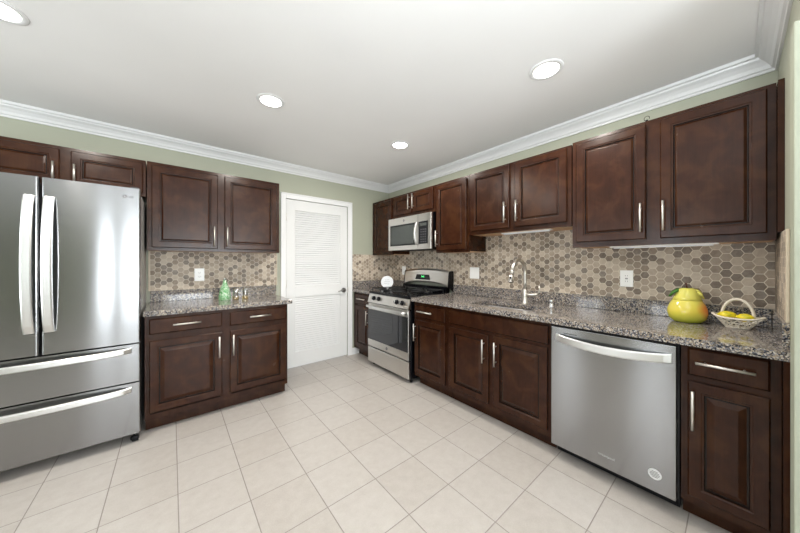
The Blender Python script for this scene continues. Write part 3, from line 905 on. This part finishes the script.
# ------------------------------------------------------------------ microwave
t = thing('microwave', FB(2.508, 0.2, 1.43), 'stainless over-the-range microwave mounted above the gas range', 'microwave')
u0, u1 = 2.122, 2.894
z0, z1 = 1.428, 1.832
MB(FB).box(u0+0.004, u1-0.004, 0.011, 0.350, z0+0.012, z1+0.002, 0.003).build('body', BLACK, t)
df = MB(FB).box(u0, u1, 0.352, 0.384, z0, z1, 0.004).build('front_panel', STEELW, t)
MB(FB).box(2.372, 2.852, 0.3845, 0.388, 1.482, 1.742, 0.0015).build('window_surround', MATTE, df)
MB(FB).box(2.400, 2.830, 0.3885, 0.390, 1.500, 1.722, 0.0005).build('window_glass', MGLASS, df)
kp = MB(FB).box(2.172, 2.318, 0.3845, 0.388, 1.488, 1.742, 0.0015).build('keypad', MATTE, df)
for i in range(6):
    for j in range(3):
        MB(FB).box(2.196+j*0.034, 2.216+j*0.034, 0.3882, 0.3890, 1.505+i*0.028, 1.515+i*0.028).build('key', LETTER, kp)
MB(FB).box(2.190, 2.300, 0.3882, 0.3890, 1.690, 1.722).build('display', MGLASS, kp)
m = MB(FB); pts = []
for i in range(15):
    s = i/14
    pts.append((2.345, 0.392+0.036*math.sin(PI*s)**0.7, 1.480+0.262*s))
m.tube(pts, 0.013, 10, flat=(0.6, 1.15, (0, 1, 0)))
m.build('handle', HANDLE, df, 'curved steel handle')
m = MB(FB); m.box(2.330, 2.333, 0.3842, 0.3850, z0+0.01, z1-0.004); m.build('door_seam', SLOTD, df)
ge(df, FB(2.585, 0.3842, 1.788), 0.014, (0, -1, 0), LETTER, PALE)
MB(FB).box(u0+0.05, u1-0.05, 0.06, 0.32, z0-0.001, z0+0.011).build('vent_grille', MATTE, t)

# ------------------------------------------------------------------ dishwasher
t = thing('dishwasher', FB(0.48, 0.3, 0), 'stainless dishwasher with a bowed bar handle right of the sink cabinet', 'dishwasher')
u0, u1 = 0.189, 0.776
MB(FB).box(0.180, 0.782, 0.03, 0.612, 0.086, 0.872).build('tub', BLACK, t)
dd = MB(FB).box(u0, u1, 0.613, 0.643, 0.086, 0.858, 0.004).build('door', STEELW if False else STEEL, t)
MB(FB).box(u0-0.004, u1+0.003, 0.613, 0.636, 0.859, 0.874).build('control_strip', BLACK, t)
MB(FB).box(u0-0.004, u1+0.002, 0.500, 0.534, 0.0, 0.085).build('toe_panel', MATTE, t)
m = MB(FB); rings = []
for i in range(21):
    s = i/20; u = 0.205+(0.742-0.205)*s
    bow = 0.643+0.012+0.040*math.sin(PI*s)**0.55
    z = 0.794-0.018*math.sin(PI*s); hh = 0.023; th = 0.014
    rings.append([(u, bow-th, z-hh), (u, bow-th, z+hh), (u, bow-0.004, z+hh), (u, bow, z+hh-0.006), (u, bow, z-hh+0.006), (u, bow-0.004, z-hh)])
m.rings(rings)
m.box(0.206, 0.226, 0.642, 0.656, 0.776, 0.812); m.box(0.721, 0.741, 0.642, 0.656, 0.776, 0.812)
m.build('handle', HANDLE, dd, 'wide bowed steel handle')
MB(FB).box(0.625, 0.700, 0.6432, 0.6440, 0.822, 0.826).build('vent_slot', SLOTD, dd)
text_mesh('Whirlpool', 0.019, 'logo_letters', FAINT, dd, FB(0.475, 0.6434, 0.157), (0, -1, 0), (0, 0, 1))
N = 28; cu, cz = 0.268, 0.178
m = MB(FB); m.rings([[(cu+0.027*math.cos(2*PI*i/N), 0.6431+h, cz+0.027*math.sin(2*PI*i/N)) for i in range(N)] for h in (0, 0.0008)])
st = m.build('sticker', PALE, dd, 'round pale sticker')
m = MB(FB)
for i, hw in enumerate((0.012, 0.018, 0.020, 0.018, 0.012)):
    z = cz+0.014-i*0.007
    m.box(cu-hw, cu+hw, 0.6439, 0.6443, z-0.0013, z+0.0013)
m.build('sticker_print', SLOTD, st)

# ------------------------------------------------------------------ ceiling lights
def ceiling_light(x, y, label):
    t = thing('recessed_light', (x, y, CH), label, 'ceiling light', 'recessed ceiling lights')
    n = 36
    m = MB(); prof = [(0.068, -0.001), (0.070, -0.0055), (0.090, -0.004), (0.094, -0.0005)]
    R = [[(x+r*math.cos(2*PI*i/n), y+r*math.sin(2*PI*i/n), CH+z) for i in range(n)] for r, z in prof]
    m.rings(R+[R[0]], cap0=False, cap1=False, smooth=True)
    m.build('trim_ring', WHITE, t)
    MB().lathe((x, y, CH), [(0, -0.0045), (0.0675, -0.0045), (0.0675, -0.001), (0, -0.001)]).build('lens', GLOW, t)
    d = bpy.data.lights.new('lamp', 'AREA'); d.shape = 'DISK'; d.size = 0.12; d.energy = LAMP_POWER; d.color = LAMP_COLOR
    o = bpy.data.objects.new('lamp', d); o.location = (0, 0, -0.012); COL.objects.link(o); o.parent = t
    return t
ceiling_light(-0.615, 2.135, 'recessed ceiling light at the upper left, above the refrigerator')
ceiling_light(0.548, 2.115, 'recessed ceiling light in front of the two-door cabinet by the white door')
ceiling_light(1.732, 2.101, 'recessed ceiling light farthest back, in front of the microwave')
ceiling_light(1.733, 0.725, 'recessed ceiling light at the right, in front of the sink and dishwasher cabinets')

# under-cabinet light bars
for a, b, w, z, lab in ((0.950, 1.388, 0.19, 1.5465, 'white under-cabinet light bar above the faucet'), (0.060, 0.560, 0.20, 1.3865, 'white under-cabinet light bar above the outlet and pear jar')):
    t = thing('under_cabinet_light', FB((a+b)/2, w, z), lab, 'light fixture', 'under-cabinet light bars')
    MB(FB).box(a, b, w-0.024, w+0.024, z-0.008, z, 0.002).build('housing', PLASTW, t)
    MB(FB).box(a+0.02, b-0.02, w-0.016, w+0.016, z-0.016, z-0.0085, 0.003).build('diffuser', CERAM, t)

# hook on top of the right cabinet
x, y = 2.274, 0.352
t = thing('cup_hook', (x, y, 2.150), 'small dark wire hook on top of the right-end wall cabinet', 'hook')
m = MB(); m.cyl((x, y, 2.150), (x, y, 2.158), 0.007, 10)
m.tube([(x, y+0.013*math.sin(a), 2.168+0.014*-math.cos(a)) for a in [i*PI/8 for i in range(0, 14)]], 0.0016, 6)
m.build('wire_ring', MATTE, t)

# ------------------------------------------------------------------ outlets and switch
def plate(fr, u, z, hw, hh, kind, label, cat):
    t = thing(cat.replace(' ', '_'), fr(u, 0.009, z-hh), label, cat, 'white outlets' if cat == 'outlet' else None)
    MB(fr).box(u-hw, u+hw, 0.0093, 0.0145, z-hh, z+hh, 0.002).build('cover_plate', PLASTW, t)
    if kind == 'switch':
        for du in (-0.023, 0.023):
            MB(fr).box(u+du-0.0165, u+du+0.0165, 0.0146, 0.0185, z-0.033, z+0.033, 0.0015).build('rocker', PLASTW, t)
    elif kind == 'gfci':
        b = MB(fr).box(u-0.0165, u+0.0165, 0.0146, 0.0170, z-0.034, z+0.034, 0.0015).build('receptacle', PLASTW, t)
        m = MB(fr)
        for dz in (-0.020, 0.020):
            for du in (-0.006, 0.006): m.box(u+du-0.001, u+du+0.001, 0.0168, 0.0173, z+dz-0.004, z+dz+0.005)
        m.box(u-0.008, u+0.008, 0.0168, 0.0174, z-0.0045, z-0.001); m.box(u-0.008, u+0.008, 0.0168, 0.0174, z+0.001, z+0.0045)
        m.build('slots', SLOTD, b)
    else:
        for dz in (-0.020, 0.020):
            m = MB(fr); m.rings([rr_uz(u, z+dz, 0.0165, 0.014, 0.0146), rr_uz(u, z+dz, 0.0165, 0.014, 0.0168)])
            b = m.build('receptacle', PLASTW, t)
            m = MB(fr)
            for du in (-0.006, 0.006): m.box(u+du-0.0013, u+du+0.0013, 0.0166, 0.0172, z+dz-0.003, z+dz+0.006)
            m.cyl((u, 0.0166, z+dz-0.008), (u, 0.0172, z+dz-0.008), 0.0022, 8)
            m.build('slots', SLOTD, b)
def rr_uz(u, z, hu, hz, w, n=20):
    return [(u+hu*max(-0.8, min(0.8, math.cos(2*PI*i/n)))/0.8, w, z+hz*math.sin(2*PI*i/n)) for i in range(n)]
plate(FA, 0.212, 1.155, 0.040, 0.062, 'outlet', 'white duplex outlet on the tile behind the green bottle counter', 'outlet')
plate(FB, 1.824, 1.160, 0.060, 0.062, 'switch', 'white double switch plate on the tile between the range and faucet', 'switch plate')
plate(FB, 0.508, 1.158, 0.038, 0.060, 'gfci', 'white outlet on the tile left of the pear jar', 'outlet')
plate(FB, 3.020, 1.160, 0.038, 0.062, 'outlet', 'white outlet on the tile just left of the range back panel', 'outlet')

# ------------------------------------------------------------------ things on the counters
# pear cookie jar
px, py = 2.425, 0.190
t = thing('pear_cookie_jar', (px, py, CT1), 'yellow-green ceramic pear-shaped cookie jar with red blush and leaf', 'cookie jar')
body = [(0.0, 0.0), (0.050, 0.0), (0.066, 0.006), (0.082, 0.026), (0.089, 0.055), (0.087, 0.082), (0.078, 0.108), (0.067, 0.128), (0.065, 0.132), (0.0, 0.132)]
MB().lathe((px, py, CT1), body, 36).build('jar', PEAR, t)
lid = [(0.0, 0.1325), (0.063, 0.1325), (0.0655, 0.1355), (0.060, 0.152), (0.052, 0.172), (0.047, 0.190), (0.037, 0.202), (0.018, 0.207), (0.0, 0.205)]
ld = MB().lathe((px, py, CT1), lid, 32).build('lid', PEAR, t)
MB().tube([(px, py, CT1+0.203), (px+0.002, py+0.002, CT1+0.220), (px-0.002, py+0.006, CT1+0.236)], [0.006, 0.004, 0.005], 8).build('stem', STEM, ld)
def leaf(pts, wid, mat, name, parent, side):
    m = MB(); N = len(pts); rows = []
    for i, p in enumerate(pts):
        s = i/(N-1); w = wid*math.sin(PI*(0.08+0.88*s))
        p = Vector(p); sd = Vector(side).normalized()
        up = Vector((p.x-px, p.y-py, 0.03)).normalized()
        rows.append([tuple(p+sd*w-up*0.002), tuple(p+up*0.004), tuple(p-sd*w-up*0.002), tuple(p-up*0.003)])
    m.rings(rows, smooth=True); m.build(name, mat, parent)
leaf([(px-0.012, py+0.016, CT1+0.205), (px-0.022, py+0.040, CT1+0.196), (px-0.026, py+0.062, CT1+0.178), (px-0.028, py+0.076, CT1+0.150)], 0.022, LEAF, 'leaf', ld, (0.8, 0.3, 0.45))
leaf([(px-0.004, py-0.018, CT1+0.206), (px-0.010, py-0.042, CT1+0.196), (px-0.014, py-0.060, CT1+0.176), (px-0.016, py-0.070, CT1+0.146)], 0.018, PEAR, 'leaf', ld, (0.8, -0.3, 0.45))

# wicker basket
bx, by = 2.405, -0.005
BR = Matrix.Rotation(math.radians(-8), 4, 'Z')
t = thing('wicker_basket', (bx, by, CT1), 'small white openwork wicker basket with handle, beside the pear jar', 'basket')
def bf(u, w, z):
    p = BR @ Vector((w, u, 0)); return Vector((bx+p.x, by+p.y, CT1+z))
def shell(th, s):
    """boat-shaped side; th around, s 0 bottom..1 rim"""
    c, sn = math.cos(th), math.sin(th)
    L = 0.044+0.038*s; W = 0.034+0.026*s
    tip = abs(c)**4
    return (L*c+0.010*tip*s*(1 if c > 0 else -1), W*sn, 0.006+s*(0.050+0.014*tip))
m = MB(bf)
NS = 13
for dirn in (1, -1):
    for i in range(NS):
        th = 2*PI*i/NS
        m.tube([shell(th+dirn*k_*2*PI/NS*0.36, k_/5) for k_ in range(6)], 0.0026, 6)
m.tube([shell(2*PI*i/40, 0.0) for i in range(41)], 0.004, 6)
m.tube([shell(2*PI*i/40, 0.5) for i in range(41)], 0.0025, 6)
m.build('woven_side', WICKER, t)
MB(bf).tube([shell(2*PI*i/48, 1.0) for i in range(49)], 0.0055, 8).build('rim', WICKER, t)
m = MB(bf)
m.rings([[(0.045*math.cos(2*PI*i/24), 0.032*math.sin(2*PI*i/24), z) for i in range(24)] for z in (0.0005, 0.006)])
m.build('base', WICKER, t)
m = MB(bf); pts = []
for i in range(17):
    a = PI*i/16
    pts.append((0.058*math.cos(a), 0.010*math.sin(a*2)*0, 0.058+0.100*math.sin(a)))
m.tube(pts, 0.0085, 8, flat=(1.0, 0.8, (0, 1, 0)))
m.build('handle', WICKER, t)
def fruit(u, w, z, r, sx, rot, label):
    o = thing('lemon', bf(u, w, z), label, 'fruit', 'yellow fruit in the basket')
    M = Matrix.Rotation(rot, 4, 'Z')
    c = bf(u, w, z)
    m = MB(); m.sphere(c, r, 1.0, sx, 0.95, M, 20)
    for s in (1, -1):
        d = M @ Vector((0, s, 0)); m.tube([c+d*r*sx*0.9, c+d*r*sx*1.10], [r*0.32, r*0.12], 8)
    m.build('skin', FRUIT, o)
fruit(0.036, -0.004, 0.066, 0.024, 1.50, 0.15, 'longer greenish yellow fruit at the left end of the wicker basket')
fruit(-0.030, -0.014, 0.062, 0.024, 1.30, -0.2, 'plump yellow fruit on the right side of the wicker basket')

# round white plaque on a little foot behind the range
cx, cy, cz = 2.315, 3.090, 1.003
nv = Vector((-0.62, -0.785, 0.10)).normalized()
rv = Vector((0.785, -0.62, 0)).normalized(); uv = nv.cross(rv) * -1
uv = uv if uv.z > 0 else -uv
t = thing('round_plaque', (cx, cy, CT1), 'round white plaque standing on the corner counter left of the range', 'plaque')
C0 = Vector((cx, cy, cz)); m = MB()
m.rings([[tuple(C0+nv*h+rv*(r*math.cos(2*PI*i/36))+uv*(r*math.sin(2*PI*i/36))) for i in range(36)] for r, h in ((0.080, -0.006), (0.086, 0.0), (0.084, 0.005), (0.078, 0.006))])
dk = m.build('disc', CERAM, t)
MB().lathe((cx+0.003, cy+0.004, CT1), [(0, 0), (0.030, 0), (0.030, 0.004), (0.012, 0.012), (0.010, 0.020), (0, 0.020)], 20).build('foot', CERAM, t)
m = MB()
for i, (hw) in enumerate((0.030, 0.042, 0.036)):
    p = C0+nv*0.0066+uv*(0.030-i*0.026)
    pts = [tuple(p+rv*(hw*(2*k_/14-1))+uv*(0.005*math.sin(k_*2.1+i))) for k_ in range(15)]
    m.tube(pts, 0.0012, 5)
m.build('script_marks', LETTER, dk)

# bottle and two little glasses
x, y = 0.395, 3.130
t = thing('glass_bottle', (x, y, CT1), 'green swirled glass bottle on the granite counter beside the refrigerator', 'bottle')
MB().lathe((x, y, CT1), [(0, 0), (0.048, 0), (0.052, 0.006), (0.051, 0.040), (0.046, 0.080), (0.036, 0.120), (0.022, 0.152), (0.015, 0.170), (0.014, 0.192), (0, 0.192)], 28).build('bottle_body', GREENGL, t)
MB().lathe((x, y, CT1), [(0, 0.1925), (0.016, 0.1925), (0.017, 0.200), (0.012, 0.212), (0.006, 0.220), (0, 0.221)], 20).build('stopper', CLEAR, t, 'clear glass stopper')
def little_glass(x, y, label):
    t = thing('drinking_glass', (x, y, CT1), label, 'glass', 'small glasses beside the bottle')
    MB().lathe((x, y, CT1), [(0, 0), (0.025, 0), (0.027, 0.004), (0.027, 0.030), (0.023, 0.036), (0, 0.037)], 24).build('amber_base', AMBER, t, 'thick amber glass base')
    MB().lathe((x, y, CT1), [(0.021, 0.0375), (0.023, 0.0375), (0.025, 0.112), (0.0235, 0.112), (0.021, 0.040), (0, 0.0395), (0, 0.0375)], 24).build('bowl', CLEAR, t)
    return t
little_glass(0.478, 3.075, 'small clear glass with amber base right next to the green bottle')
little_glass(0.560, 3.075, 'small clear glass with amber base nearest the white door')
